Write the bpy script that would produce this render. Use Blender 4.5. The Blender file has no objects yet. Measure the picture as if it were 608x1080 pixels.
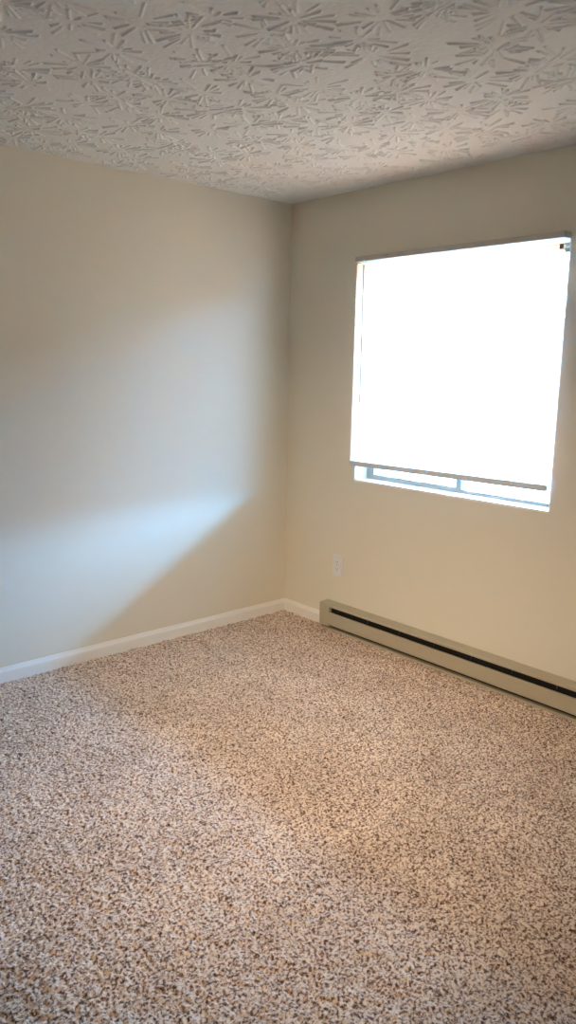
import bpy, bmesh, math
import numpy as np
from mathutils import Vector, Matrix

scene = bpy.context.scene
COL = scene.collection

# ------------------------------------------------------------------ camera
CAM = Vector((-3.12655, -3.51363, 1.52177))
YAW, PITCH, ROLL, FPX = math.radians(48.18676), math.radians(-10.78959), math.radians(1.02227), 810.729
fw = Vector((math.cos(PITCH) * math.cos(YAW), math.cos(PITCH) * math.sin(YAW), math.sin(PITCH)))
rt = fw.cross(Vector((0, 0, 1))).normalized()
up = rt.cross(fw)
r2 = rt * math.cos(ROLL) + up * math.sin(ROLL)
u2 = -rt * math.sin(ROLL) + up * math.cos(ROLL)
cd = bpy.data.cameras.new('camera')
cam = bpy.data.objects.new('camera', cd)
COL.objects.link(cam)
cam.matrix_world = Matrix(((r2.x, u2.x, -fw.x, CAM.x), (r2.y, u2.y, -fw.y, CAM.y), (r2.z, u2.z, -fw.z, CAM.z), (0, 0, 0, 1)))
cd.sensor_fit = 'VERTICAL'
cd.sensor_height = 24.0
cd.lens = FPX / 1080 * 24.0
cd.clip_start = 0.05
scene.camera = cam

# ------------------------------------------------------------------ sky, sun, daylight
SKY = 200.0
SKY_COL = (0.165, 0.49, 1.0)
SUN = 60.0
world = bpy.data.worlds.new('sky')
scene.world = world
world.use_nodes = True
wn = world.node_tree
wn.nodes.clear()
wo = wn.nodes.new('ShaderNodeOutputWorld')
wb = wn.nodes.new('ShaderNodeBackground')
wb.inputs['Color'].default_value = (*SKY_COL, 1)
wb.inputs['Strength'].default_value = SKY
wn.links.new(wb.outputs[0], wo.inputs[0])

sd = bpy.data.lights.new('sun', 'SUN')
sd.energy = SUN
sd.angle = math.radians(0.6)
sd.color = (1.0, 0.93, 0.82)
sun = bpy.data.objects.new('sun', sd)
COL.objects.link(sun)
sun.location = (6, -3, 8)
sun.rotation_euler = (math.radians(14), math.radians(28), 0)

# sky portals over the window: they emit nothing, they only guide the sampling of the sky
def portal(name, y0, y1, z0, z1, x):
    ld = bpy.data.lights.new(name, 'AREA')
    ld.shape = 'RECTANGLE'
    ld.size = abs(y1 - y0)
    ld.size_y = z1 - z0
    ld.cycles.is_portal = True
    o = bpy.data.objects.new(name, ld)
    COL.objects.link(o)
    m = Matrix(((0, 0, 1, x), (1, 0, 0, (y0 + y1) / 2), (0, 1, 0, (z0 + z1) / 2), (0, 0, 0, 1)))
    o.matrix_world = m          # local -Z (the shining side) points to -X, into the room
    return o
portal('sky_portal_gap', -1.774, -0.568, 0.891, 1.0, 0.02)
portal('sky_portal_blind', -1.774, -0.568, 1.0, 2.075, 0.02)

# added fill light, no known lamp there, washing the floor below the window
FILL = 19.0
dd = bpy.data.lights.new('fill_light', 'AREA')
dd.shape = 'DISK'
dd.size = 0.7
dd.energy = FILL
dd.spread = math.radians(60)
dd.color = (1.0, 0.77, 0.52)
dl = bpy.data.objects.new('fill_light', dd)
COL.objects.link(dl)
dl.location = (-3.3, -2.75, 2.36)
dl.rotation_euler = (Vector((-0.55, -1.15, 0.0)) - dl.location).to_track_quat('-Z', 'Y').to_euler()

vs = scene.view_settings
scene.display_settings.display_device = 'sRGB'
vs.view_transform = 'Standard'
vs.look = 'None'
vs.exposure = 0.0
vs.gamma = 1.0
vs.use_curve_mapping = False
cy = scene.cycles
cy.use_denoising = True
cy.denoiser = 'OPENIMAGEDENOISE'
cy.denoising_input_passes = 'RGB_ALBEDO_NORMAL'
cy.max_bounces = 12
cy.diffuse_bounces = 8
cy.glossy_bounces = 3
cy.transparent_max_bounces = 12
cy.caustics_reflective = False
cy.caustics_refractive = False
cy.sample_clamp_indirect = 8.0

# ------------------------------------------------------------------ materials
def mat(name, col, rough=0.6, spec=0.3, metal=0.0):
    m = bpy.data.materials.new(name)
    m.use_nodes = True
    b = m.node_tree.nodes['Principled BSDF']
    b.inputs['Base Color'].default_value = (*col, 1)
    b.inputs['Roughness'].default_value = rough
    b.inputs['Specular IOR Level'].default_value = spec
    b.inputs['Metallic'].default_value = metal
    return m

def noise(m, scale, detail=3.0, rough=0.55):
    nt = m.node_tree
    tc = nt.nodes.new('ShaderNodeTexCoord')
    n = nt.nodes.new('ShaderNodeTexNoise')
    n.inputs['Scale'].default_value = scale
    n.inputs['Detail'].default_value = detail
    n.inputs['Roughness'].default_value = rough
    nt.links.new(tc.outputs['Object'], n.inputs['Vector'])
    return n

def add_bump(m, scale, strength, dist):
    nt = m.node_tree
    n = noise(m, scale)
    b = nt.nodes.new('ShaderNodeBump')
    b.inputs['Strength'].default_value = strength
    b.inputs['Distance'].default_value = dist
    nt.links.new(n.outputs['Fac'], b.inputs['Height'])
    nt.links.new(b.outputs['Normal'], nt.nodes['Principled BSDF'].inputs['Normal'])

def ramp(m, src, stops):
    nt = m.node_tree
    r = nt.nodes.new('ShaderNodeValToRGB')
    cr = r.color_ramp
    while len(cr.elements) < len(stops):
        cr.elements.new(0.5)
    for e, (p, c) in zip(cr.elements, stops):
        e.position = p
        e.color = (*c, 1)
    nt.links.new(src, r.inputs['Fac'])
    return r

M_wall = mat('wall_paint', (0.74, 0.69, 0.58), 0.55, 0.25)
add_bump(M_wall, 260, 0.12, 0.0006)
M_ceil = mat('ceiling_paint', (0.79, 0.82, 0.825), 0.85, 0.1)
M_trim = mat('trim_paint', (0.82, 0.81, 0.77), 0.35, 0.4)
add_bump(M_trim, 60, 0.06, 0.0005)
M_sill = mat('sill_paint', (0.90, 0.86, 0.78), 0.4, 0.4)
add_bump(M_sill, 80, 0.06, 0.0005)
M_heater = mat('heater_enamel', (0.43, 0.38, 0.28), 0.38, 0.4)
add_bump(M_heater, 35, 0.05, 0.0008)
M_dark = mat('heater_inside', (0.012, 0.011, 0.010), 0.7, 0.2)
add_bump(M_dark, 50, 0.05, 0.0005)
M_fin = mat('heater_fin', (0.07, 0.065, 0.06), 0.5, 0.4, 0.5)
M_alu = mat('window_aluminium', (0.36, 0.34, 0.30), 0.45, 0.4, 0.25)
add_bump(M_alu, 90, 0.06, 0.0004)
M_rail = mat('blind_rail', (0.66, 0.73, 0.83), 0.4, 0.4)
add_bump(M_rail, 90, 0.04, 0.0003)
M_head = mat('blind_headrail', (0.52, 0.48, 0.43), 0.45, 0.35)
M_clip = mat('blind_clip', (0.16, 0.16, 0.15), 0.5, 0.3)
M_button = mat('blind_button', (0.88, 0.88, 0.88), 0.3, 0.4)
M_plate = mat('outlet_plastic', (0.74, 0.735, 0.74), 0.3, 0.45)
M_slot = mat('outlet_slot', (0.03, 0.03, 0.03), 0.6, 0.2)
M_screw = mat('screw_metal', (0.45, 0.44, 0.42), 0.35, 0.5, 0.8)
M_concrete = mat('concrete', (0.36, 0.35, 0.33), 0.9, 0.1)
add_bump(M_concrete, 12, 0.3, 0.01)
M_brick = mat('exterior_wall', (0.30, 0.22, 0.18), 0.9, 0.1)
M_far = mat('far_render', (0.45, 0.43, 0.40), 0.9, 0.1)
add_bump(M_far, 9, 0.2, 0.01)

# blind slats: thin white vinyl, lets daylight through
M_slat = bpy.data.materials.new('blind_vinyl')
M_slat.use_nodes = True
nt = M_slat.node_tree
nt.nodes.clear()
o_ = nt.nodes.new('ShaderNodeOutputMaterial')
mx = nt.nodes.new('ShaderNodeMixShader')
df = nt.nodes.new('ShaderNodeBsdfDiffuse')
tr = nt.nodes.new('ShaderNodeBsdfTranslucent')
df.inputs['Color'].default_value = (0.86, 0.85, 0.82, 1)
SLAT_T = (0.97, 0.465, 0.265)  # orange transmission put in to warm the blue sky light
tr.inputs['Color'].default_value = (*SLAT_T, 1)
mx.inputs[0].default_value = 0.80
nt.links.new(df.outputs[0], mx.inputs[1])
nt.links.new(tr.outputs[0], mx.inputs[2])
nt.links.new(mx.outputs[0], o_.inputs[0])

# clear pane
M_glass = bpy.data.materials.new('window_glass')
M_glass.use_nodes = True
nt = M_glass.node_tree
nt.nodes.clear()
o_ = nt.nodes.new('ShaderNodeOutputMaterial')
mx = nt.nodes.new('ShaderNodeMixShader')
t_ = nt.nodes.new('ShaderNodeBsdfTransparent')
t_.inputs['Color'].default_value = (0.93, 0.96, 0.95, 1)
g_ = nt.nodes.new('ShaderNodeBsdfGlossy')
g_.inputs['Roughness'].default_value = 0.02
mx.inputs[0].default_value = 0.06
nt.links.new(t_.outputs[0], mx.inputs[1])
nt.links.new(g_.outputs[0], mx.inputs[2])
nt.links.new(mx.outputs[0], o_.inputs[0])

# carpet: twisted yarns of cream, tan and brown
M_carpet = mat('carpet', (0.4, 0.3, 0.24), 0.95, 0.05)
nt = M_carpet.node_tree
bs = nt.nodes['Principled BSDF']
n1 = noise(M_carpet, 120, 2.5, 0.6)
rp = ramp(M_carpet, n1.outputs['Fac'], [
    (0.35, (0.090, 0.047, 0.034)), (0.435, (0.33, 0.217, 0.166)), (0.50, (0.63, 0.480, 0.390)),
    (0.56, (0.82, 0.665, 0.550)), (0.67, (0.89, 0.755, 0.640))])
n2 = noise(M_carpet, 3.5, 4.0, 0.55)
r2_ = ramp(M_carpet, n2.outputs['Fac'], [(0.32, (0.78, 0.745, 0.71)), (0.7, (0.97, 0.95, 0.92))])
mm = nt.nodes.new('ShaderNodeMix')
mm.data_type = 'RGBA'
mm.blend_type = 'MULTIPLY'
mm.inputs['Factor'].default_value = 1.0
nt.links.new(rp.outputs['Color'], mm.inputs['A'])
nt.links.new(r2_.outputs['Color'], mm.inputs['B'])
nt.links.new(mm.outputs['Result'], bs.inputs['Base Color'])
bs.inputs['Sheen Weight'].default_value = 0.25
bs.inputs['Sheen Roughness'].default_value = 0.5

# ------------------------------------------------------------------ helpers
def box(bm, x0, x1, y0, y1, z0, z1, bev=0.0, seg=2):
    r = bmesh.ops.create_cube(bm, size=1.0)
    vs_ = r['verts']
    for v in vs_:
        v.co = Vector(((x0 + x1) / 2 + v.co.x * (x1 - x0), (y0 + y1) / 2 + v.co.y * (y1 - y0), (z0 + z1) / 2 + v.co.z * (z1 - z0)))
    if bev:
        es = {e for v in vs_ for e in v.link_edges}
        bmesh.ops.bevel(bm, geom=list(es), offset=bev, segments=seg, profile=0.5, affect='EDGES')

def prism_y(bm, pts, y0, y1):
    """closed outline of (x, z) points swept along y"""
    a = [bm.verts.new((p[0], y0, p[1])) for p in pts]
    b = [bm.verts.new((p[0], y1, p[1])) for p in pts]
    n = len(pts)
    bm.faces.new(a)
    bm.faces.new(b[::-1])
    for i in range(n):
        bm.faces.new((a[i], b[i], b[(i + 1) % n], a[(i + 1) % n]))

def prism_x(bm, pts, x0, x1):
    """closed outline of (y, z) points swept along x"""
    a = [bm.verts.new((x0, p[0], p[1])) for p in pts]
    b = [bm.verts.new((x1, p[0], p[1])) for p in pts]
    n = len(pts)
    bm.faces.new(a)
    bm.faces.new(b[::-1])
    for i in range(n):
        bm.faces.new((a[i], b[i], b[(i + 1) % n], a[(i + 1) % n]))

def rod(bm, p, q, r, seg=12):
    p, q = Vector(p), Vector(q)
    d = q - p
    mtx = Matrix.Translation((p + q) / 2) @ d.to_track_quat('Z', 'Y').to_matrix().to_4x4()
    bmesh.ops.create_cone(bm, cap_ends=True, segments=seg, radius1=r, radius2=r, depth=d.length, matrix=mtx)

def obj(name, bm, m, parent=None, smooth=False):
    bmesh.ops.recalc_face_normals(bm, faces=bm.faces[:])
    me = bpy.data.meshes.new(name)
    bm.to_mesh(me)
    bm.free()
    me.materials.append(m)
    if smooth:
        me.polygons.foreach_set('use_smooth', [True] * len(me.polygons))
    o = bpy.data.objects.new(name, me)
    COL.objects.link(o)
    if parent:
        o.parent = parent
        o.matrix_parent_inverse = parent.matrix_world.inverted()
    return o

def structure(o):
    o['kind'] = 'structure'
    return o

def empty(name, loc):
    o = bpy.data.objects.new(name, None)
    o.empty_display_size = 0.1
    o.matrix_world = Matrix.Translation(loc)
    COL.objects.link(o)
    return o

def thing(name, loc, label, cat):
    o = empty(name, loc)
    o['label'] = label
    o['category'] = cat
    return o

def grid_mesh(name, xs, ys, zz, m, flip=False):
    nx, ny = len(xs), len(ys)
    X, Y = np.meshgrid(xs, ys, indexing='ij')
    co = np.stack([X, Y, zz], -1).reshape(-1, 3).astype(np.float32)
    i = np.arange(nx * ny).reshape(nx, ny)
    q = np.stack([i[:-1, :-1], i[1:, :-1], i[1:, 1:], i[:-1, 1:]], -1).reshape(-1, 4)
    if flip:
        q = q[:, ::-1]
    q = np.ascontiguousarray(q, dtype=np.int32)
    me = bpy.data.meshes.new(name)
    me.vertices.add(len(co))
    me.vertices.foreach_set('co', co.ravel())
    me.loops.add(q.size)
    me.loops.foreach_set('vertex_index', q.ravel())
    me.polygons.add(len(q))
    me.polygons.foreach_set('loop_start', np.arange(0, q.size, 4, dtype=np.int32))
    me.polygons.foreach_set('use_smooth', np.ones(len(q), dtype=bool))
    me.update(calc_edges=True)
    me.materials.append(m)
    o = bpy.data.objects.new(name, me)
    COL.objects.link(o)
    return o

def smooth2(a, n):
    for _ in range(n):
        a = (np.roll(a, 1, 0) + 2 * a + np.roll(a, -1, 0)) / 4
        a = (np.roll(a, 1, 1) + 2 * a + np.roll(a, -1, 1)) / 4
    return a

# ------------------------------------------------------------------ room shell
RX, RY, H = -5.6, -4.35, 2.44          # left wall runs to RX, window wall runs to RY
WL, WR, WB, WT = -0.568, -1.774, 0.891, 2.075   # window opening
TH = 0.26

rng = np.random.default_rng(7)
# carpeted floor with real pile relief
xs = np.concatenate([np.linspace(RX - 0.1, -2.95, 24, endpoint=False), np.arange(-2.95, 0.1, 0.0044)])
ys = np.concatenate([np.linspace(RY - 0.1, -3.2, 20, endpoint=False), np.arange(-3.2, 0.1, 0.0044)])
h = rng.standard_normal((len(xs), len(ys)))
hz = smooth2(h, 1)
hz = hz / hz.std() * 0.0023 + smooth2(rng.standard_normal(h.shape), 40) * 0.02
hz = np.clip(hz, -0.009, 0.006)
structure(grid_mesh('floor', xs, ys, hz - 0.005, M_carpet))

# ceiling with crow's-foot brush texture
st = 0.0030
xs = np.concatenate([np.linspace(RX - 0.1, -2.75, 16, endpoint=False), np.arange(-2.75, 0.06, st)])
ys = np.concatenate([np.linspace(RY - 0.1, -2.85, 18, endpoint=False), np.arange(-2.85, 0.06, st)])
ox, oy = 16, 18
fx, fy = xs[ox:], ys[oy:]
hm = np.zeros((len(fx), len(fy)))
def stroke(x0, y0, x1, y1, w, a):
    pad = 3 * w
    i0, i1 = np.searchsorted(fx, [min(x0, x1) - pad, max(x0, x1) + pad])
    j0, j1 = np.searchsorted(fy, [min(y0, y1) - pad, max(y0, y1) + pad])
    if i1 - i0 < 2 or j1 - j0 < 2:
        return
    X, Y = fx[i0:i1, None], fy[None, j0:j1]
    dx, dy = x1 - x0, y1 - y0
    L2 = dx * dx + dy * dy
    t = np.clip(((X - x0) * dx + (Y - y0) * dy) / L2, 0, 1)
    d2 = (X - x0 - t * dx) ** 2 + (Y - y0 - t * dy) ** 2
    prof = a * np.exp(-d2 / (w * w)) * (0.55 + 0.45 * t)
    hm[i0:i1, j0:j1] = np.maximum(hm[i0:i1, j0:j1], prof)
pitch_ = 0.175
for gi in range(-1, 16):
    for gj in range(-1, 17):
        cx = -2.8 + (gi + 0.5 * (gj % 2)) * pitch_ + rng.uniform(-0.065, 0.065)
        cyy = -2.9 + gj * pitch_ + rng.uniform(-0.065, 0.065)
        rot = rng.uniform(0, math.tau)
        n = rng.integers(15, 23)
        for k in range(n):
            a = rot + (k + rng.uniform(-0.35, 0.35)) / n * math.tau
            fan = 0.72 + 0.28 * abs(math.cos(a - rot))
            ra = rng.uniform(0.018, 0.060)
            rb = ra + rng.uniform(0.025, 0.090) * fan
            if rng.random() < 0.14:
                continue
            bend = rng.uniform(-0.12, 0.12)
            stroke(cx + ra * math.cos(a), cyy + ra * math.sin(a), cx + rb * math.cos(a + bend), cyy + rb * math.sin(a + bend),
                   rng.uniform(0.0030, 0.0047), rng.uniform(0.0035, 0.0080))
hm *= 0.75 + 0.5 * smooth2(rng.random(hm.shape), 6)
hm += smooth2(rng.standard_normal(hm.shape), 3) * 0.0007
zz = np.full((len(xs), len(ys)), H)
zz[ox:, oy:] = H - hm
structure(grid_mesh('ceiling', xs, ys, zz, M_ceil, flip=True))
bm = bmesh.new()
box(bm, RX - 0.15, TH, RY - 0.15, 0.15, H + 0.02, H + 0.2)
structure(obj('roof_slab', bm, M_brick))         # slab above the ceiling

bm = bmesh.new()
box(bm, RX - 0.15, TH, 0, 0.15, -0.15, H + 0.02)
structure(obj('wall_left', bm, M_wall))
bm = bmesh.new()
box(bm, 0, TH, WL, 0, -0.15, H + 0.02)
box(bm, 0, TH, RY - 0.15, WR, -0.15, H + 0.02)
box(bm, 0, TH, WR, WL, -0.15, WB)
box(bm, 0, TH, WR, WL, WT, H + 0.02)
structure(obj('wall_right', bm, M_wall))
bm = bmesh.new()
box(bm, RX - 0.15, 0, RY - 0.15, RY, -0.15, H + 0.02)
structure(obj('wall_front', bm, M_wall))
bm = bmesh.new()
box(bm, RX - 0.15, RX, RY, 0, -0.15, H + 0.02)
structure(obj('wall_back', bm, M_wall))

# baseboards: flat board with an eased, stepped top
BT = 0.013
prof = [(0, -0.012), (BT, -0.012), (BT, 0.046), (BT - 0.002, 0.052), (BT - 0.006, 0.058), (BT - 0.008, 0.064), (BT - 0.010, 0.068), (0, 0.069)]
bm = bmesh.new()
prism_x(bm, [(-p, z) for p, z in prof], RX, 0)
structure(obj('baseboard_left', bm, M_trim))
bm = bmesh.new()
prism_y(bm, [(-p, z) for p, z in prof], -0.384, -BT + 0.001)
structure(obj('baseboard_right', bm, M_trim))

# ------------------------------------------------------------------ window
win = empty('window_1', (0.1, (WL + WR) / 2, WB))
structure(win)
win['label'] = 'bright sliding window in the wall above the heater'
bm = bmesh.new()                                                  # white liner of the opening and its sill board
box(bm, 0.001, 0.15, WR, WL, WB - 0.001, WB + 0.010, 0.002)
obj('window_sill', bm, M_sill, win)
bm = bmesh.new()
box(bm, 0.002, 0.15, WL - 0.008, WL + 0.001, WB + 0.008, WT)
box(bm, 0.002, 0.15, WR - 0.001, WR + 0.008, WB + 0.008, WT)
box(bm, 0.002, 0.15, WR, WL, WT - 0.008, WT + 0.001)
obj('window_liner', bm, M_sill, win)
FZ0, FZ1 = WB + 0.010, WT - 0.008
def frame(bm, y0, y1, z0, z1, x0, x1, w, wb=None):
    wb = wb or w
    box(bm, x0, x1, y0, y0 + w, z0, z1, 0.0015)
    box(bm, x0, x1, y1 - w, y1, z0, z1, 0.0015)
    box(bm, x0, x1, y0 + w, y1 - w, z0, z0 + wb, 0.0015)
    box(bm, x0, x1, y0 + w, y1 - w, z1 - w, z1, 0.0015)
bm = bmesh.new()
frame(bm, WR + 0.006, WL - 0.006, FZ0 - 0.002, FZ1 + 0.002, 0.095, 0.15, 0.020, 0.010)
box(bm, 0.100, 0.104, WR + 0.02, WL - 0.02, FZ0 + 0.004, FZ0 + 0.016)
obj('window_frame', bm, M_alu, win)
MID = -1.205
bm = bmesh.new()
frame(bm, MID - 0.018, WL - 0.026, FZ0 + 0.006, FZ1 - 0.006, 0.098, 0.118, 0.034, 0.020)
box(bm, 0.091, 0.099, -0.96, -0.92, FZ0 + 0.014, FZ0 + 0.026, 0.002)    # finger pull
s1 = obj('window_sash', bm, M_alu, win)
bm = bmesh.new()
frame(bm, WR + 0.026, MID + 0.018, FZ0 + 0.004, FZ1 - 0.006, 0.122, 0.142, 0.030, 0.008)
s2 = obj('window_sash', bm, M_alu, win)
bm = bmesh.new()
box(bm, 0.106, 0.110, MID + 0.014, WL - 0.058, FZ0 + 0.024, FZ1 - 0.038)
obj('window_pane', bm, M_glass, s1)
bm = bmesh.new()
box(bm, 0.130, 0.134, WR + 0.054, MID - 0.010, FZ0 + 0.010, FZ1 - 0.034)
obj('window_pane', bm, M_glass, s2)

# ------------------------------------------------------------------ blind
BX = -0.035
BL, BR = -0.572, -1.768
blind = thing('mini_blind', (BX, (BL + BR) / 2, 0.985), 'closed white mini blind hanging over the bright window, glowing with daylight', 'blind')
bm = bmesh.new()
box(bm, -0.050, -0.001, BR, BL, 2.066, 2.092, 0.002)
obj('headrail', bm, M_head, blind)['label'] = 'grey headrail'
bm = bmesh.new()
z = 1.022
SL, CH = 0.0205, 0.0135
tilt = math.radians(58)
prev = None
while z < 2.064:
    pts = []
    for k in range(5):
        s = (k / 4 - 0.5) * 2 * CH
        cr = 0.0016 * (1 - (k / 2 - 1) ** 2)
        pts.append((BX + s * math.cos(tilt) - cr * math.sin(tilt), z + s * math.sin(tilt) + cr * math.cos(tilt)))
    a = [bm.verts.new((p[0], BL - 0.002, p[1])) for p in pts]
    b = [bm.verts.new((p[0], BR + 0.002, p[1])) for p in pts]
    for k in range(4):
        bm.faces.new((a[k], a[k + 1], b[k + 1], b[k]))
    z += SL
obj('slats', bm, M_slat, blind, True)
bm = bmesh.new()
box(bm, BX - 0.013, BX + 0.013, BR, BL, 0.985, 1.013, 0.004, 3)
for v in bm.verts:
    v.co.z += (BL - v.co.y) / (BL - BR) * 0.011 - 0.002
br = obj('bottom_rail', bm, M_rail, blind)
br['label'] = 'grey bottom rail'
for y in (-0.668, -1.118, -1.60):
    bm = bmesh.new()
    zc = 1.000 + (BL - y) / (BL - BR) * 0.011 - 0.002
    rod(bm, (BX - 0.0165, y, zc + 0.006), (BX - 0.008, y, zc + 0.006), 0.006, 14)
    obj('cord_plug', bm, M_button, br, True)
for y in (-0.668, -1.118, -1.60):
    bm = bmesh.new()
    for dx in (-0.0135, 0.0135):
        rod(bm, (BX + dx, y, 1.004), (BX + dx, y, 2.068), 0.0006, 6)
    obj('ladder_cord', bm, M_button, blind)
bm = bmesh.new()
rod(bm, (-0.056, -0.641, 2.045), (-0.054, -0.644, 1.33), 0.0045, 6)
rod(bm, (-0.0565, -0.641, 2.075), (-0.056, -0.641, 2.045), 0.0015, 8)
obj('tilt_wand', bm, M_plate, blind)
bm = bmesh.new()
box(bm, -0.056, -0.046, -1.766, -1.750, 2.020, 2.040, 0.002)
obj('end_bracket', bm, M_clip, blind)['label'] = 'small dark end bracket'

# ------------------------------------------------------------------ outlet
oy0, oy1, oz0, oz1 = -0.5005, -0.4285, 0.315, 0.444
oc = (oy0 + oy1) / 2
out = thing('wall_outlet', (0, oc, oz0), 'white duplex wall outlet on the wall below the window, near the corner', 'outlet')
bm = bmesh.new()
box(bm, -0.0065, 0.001, oy0, oy1, oz0, oz1, 0.0028, 3)
obj('cover_plate', bm, M_plate, out)
for zc in ((oz0 + oz1) / 2 + 0.021, (oz0 + oz1) / 2 - 0.021):
    bm = bmesh.new()
    pts = []
    for k in range(28):
        a = k / 28 * math.tau
        pts.append((oc + 0.017 * math.cos(a), zc + max(-0.0135, min(0.0135, 0.017 * math.sin(a)))))
    prism_x(bm, pts, -0.0088, -0.005)
    rc = obj('receptacle', bm, M_plate, out)
    for dy, hh in ((-0.0062, 0.0042), (0.0062, 0.0035)):
        bm = bmesh.new()
        box(bm, -0.0091, -0.007, oc + dy - 0.001, oc + dy + 0.001, zc + 0.002 - hh, zc + 0.002 + hh)
        obj('slot', bm, M_slot, rc)
    bm = bmesh.new()
    rod(bm, (-0.0091, oc, zc - 0.0085), (-0.007, oc, zc - 0.0085), 0.0024, 12)
    obj('ground_hole', bm, M_slot, rc)
bm = bmesh.new()
rod(bm, (-0.0078, oc, (oz0 + oz1) / 2), (-0.005, oc, (oz0 + oz1) / 2), 0.003, 14)
obj('screw', bm, M_screw, out)

# ------------------------------------------------------------------ baseboard heater
HL, HR, HD = -0.386, -2.824, -0.064
CAP = 0.080
heat = thing('baseboard_heater', (0, (HL + HR) / 2, 0), 'long beige electric baseboard heater along the wall under the window', 'heater')
bm = bmesh.new()
box(bm, -0.006, -0.0005, HR + 0.01, HL - 0.01, 0.004, 0.150)
obj('back_panel', bm, M_heater, heat)
# hood: from the wall over the top and down into the lip above the slot
t = 0.0022
hood = [(-0.0008, 0.158), (-0.0060, 0.158), (HD + 0.004, 0.1535), (HD, 0.150), (HD, 0.1385), (HD + 0.006, 0.1372), (HD + 0.006, 0.1394),
        (HD + t, 0.1400), (HD + t, 0.1488), (HD + 0.005, 0.1512), (-0.0060, 0.1558), (-0.0008, 0.1558)]
bm = bmesh.new()
prism_y(bm, hood, HR + 0.004, HL - 0.004)
obj('hood', bm, M_heater, heat)
bm = bmesh.new()
panel = [(HD + 0.012, 0.1040), (HD + 0.003, 0.1050), (HD, 0.1025), (HD, 0.032), (HD + 0.004, 0.0275), (HD + 0.014, 0.0275),
         (HD + 0.014, 0.0297), (HD + 0.005, 0.0297), (HD + t, 0.033), (HD + t, 0.1018), (HD + 0.004, 0.1028), (HD + 0.012, 0.1018)]
prism_y(bm, panel, HR + CAP, HL - CAP + 0.002)
obj('front_panel', bm, M_heater, heat)
bm = bmesh.new()
strip = [(HD + 0.004, 0.0100), (HD + 0.0065, 0.0100), (HD + 0.0065, 0.002), (-0.007, 0.002), (-0.007, -0.003), (HD + 0.004, -0.003)]
prism_y(bm, strip, HR + 0.02, HL - 0.012)
obj('bottom_strip', bm, M_heater, heat)
bm = bmesh.new()
box(bm, HD + 0.020, -0.007, HR + CAP, HL - CAP, 0.016, 0.152)  # shade inside the slot, painted as a black box
obj('slot_shade_box', bm, M_dark, heat)['label'] = 'black box standing for the shade inside the slot'
y = HL - CAP - 0.06
while y > HR + CAP:
    bm = bmesh.new()
    box(bm, HD + 0.0145, HD + 0.022, y - 0.0006, y + 0.0006, 0.112, 0.140)
    obj('fin', bm, M_fin, heat)
    y -= 0.23
for y0, y1 in ((HL - CAP, HL), (HR, HR + CAP)):
    bm = bmesh.new()
    box(bm, HD - 0.0012, -0.001, y0, y1, 0.017, 0.1535, 0.0025, 2)
    k = y0 + 0.010
    while k < y1 - 0.006:                                        # pressed vertical ribs
        box(bm, HD - 0.0030, HD + 0.0005, k, k + 0.0045, 0.026, 0.144, 0.0008, 1)
        k += 0.0095
    obj('end_cap', bm, M_heater, heat)
for y in (-1.03, -1.585, -2.15):
    bm = bmesh.new()
    rod(bm, (HD - 0.0012, y, 0.040), (HD + 0.001, y, 0.040), 0.0035, 14)
    obj('screw', bm, M_screw, heat)

# ------------------------------------------------------------------ outside
bm = bmesh.new()
box(bm, TH - 0.01, 60, -40, 40, -0.5, -0.3)
structure(obj('ground', bm, M_concrete))
bm = bmesh.new()
box(bm, TH + 0.002, 5.0, -16, 16, 4.0, 4.2)  # added unseen slab, placed to cut off the high sky
structure(obj('sky_cutoff_slab', bm, M_brick))
for nm, (x0, x1, y0, y1, hh) in (('horizon_block_across', (18, 26, -17, 40, 3.0)), ('horizon_block_beside', (1.5, 40, -26, -18, 4.6))):  # added blocks, heights set to cut off the low sky
    bm = bmesh.new()
    box(bm, x0, x1, y0, y1, -0.35, hh)
    box(bm, x0 - 0.3, x1 + 0.3, y0 - 0.3, y1 + 0.3, hh - 0.15, hh)
    structure(obj(nm, bm, M_far))
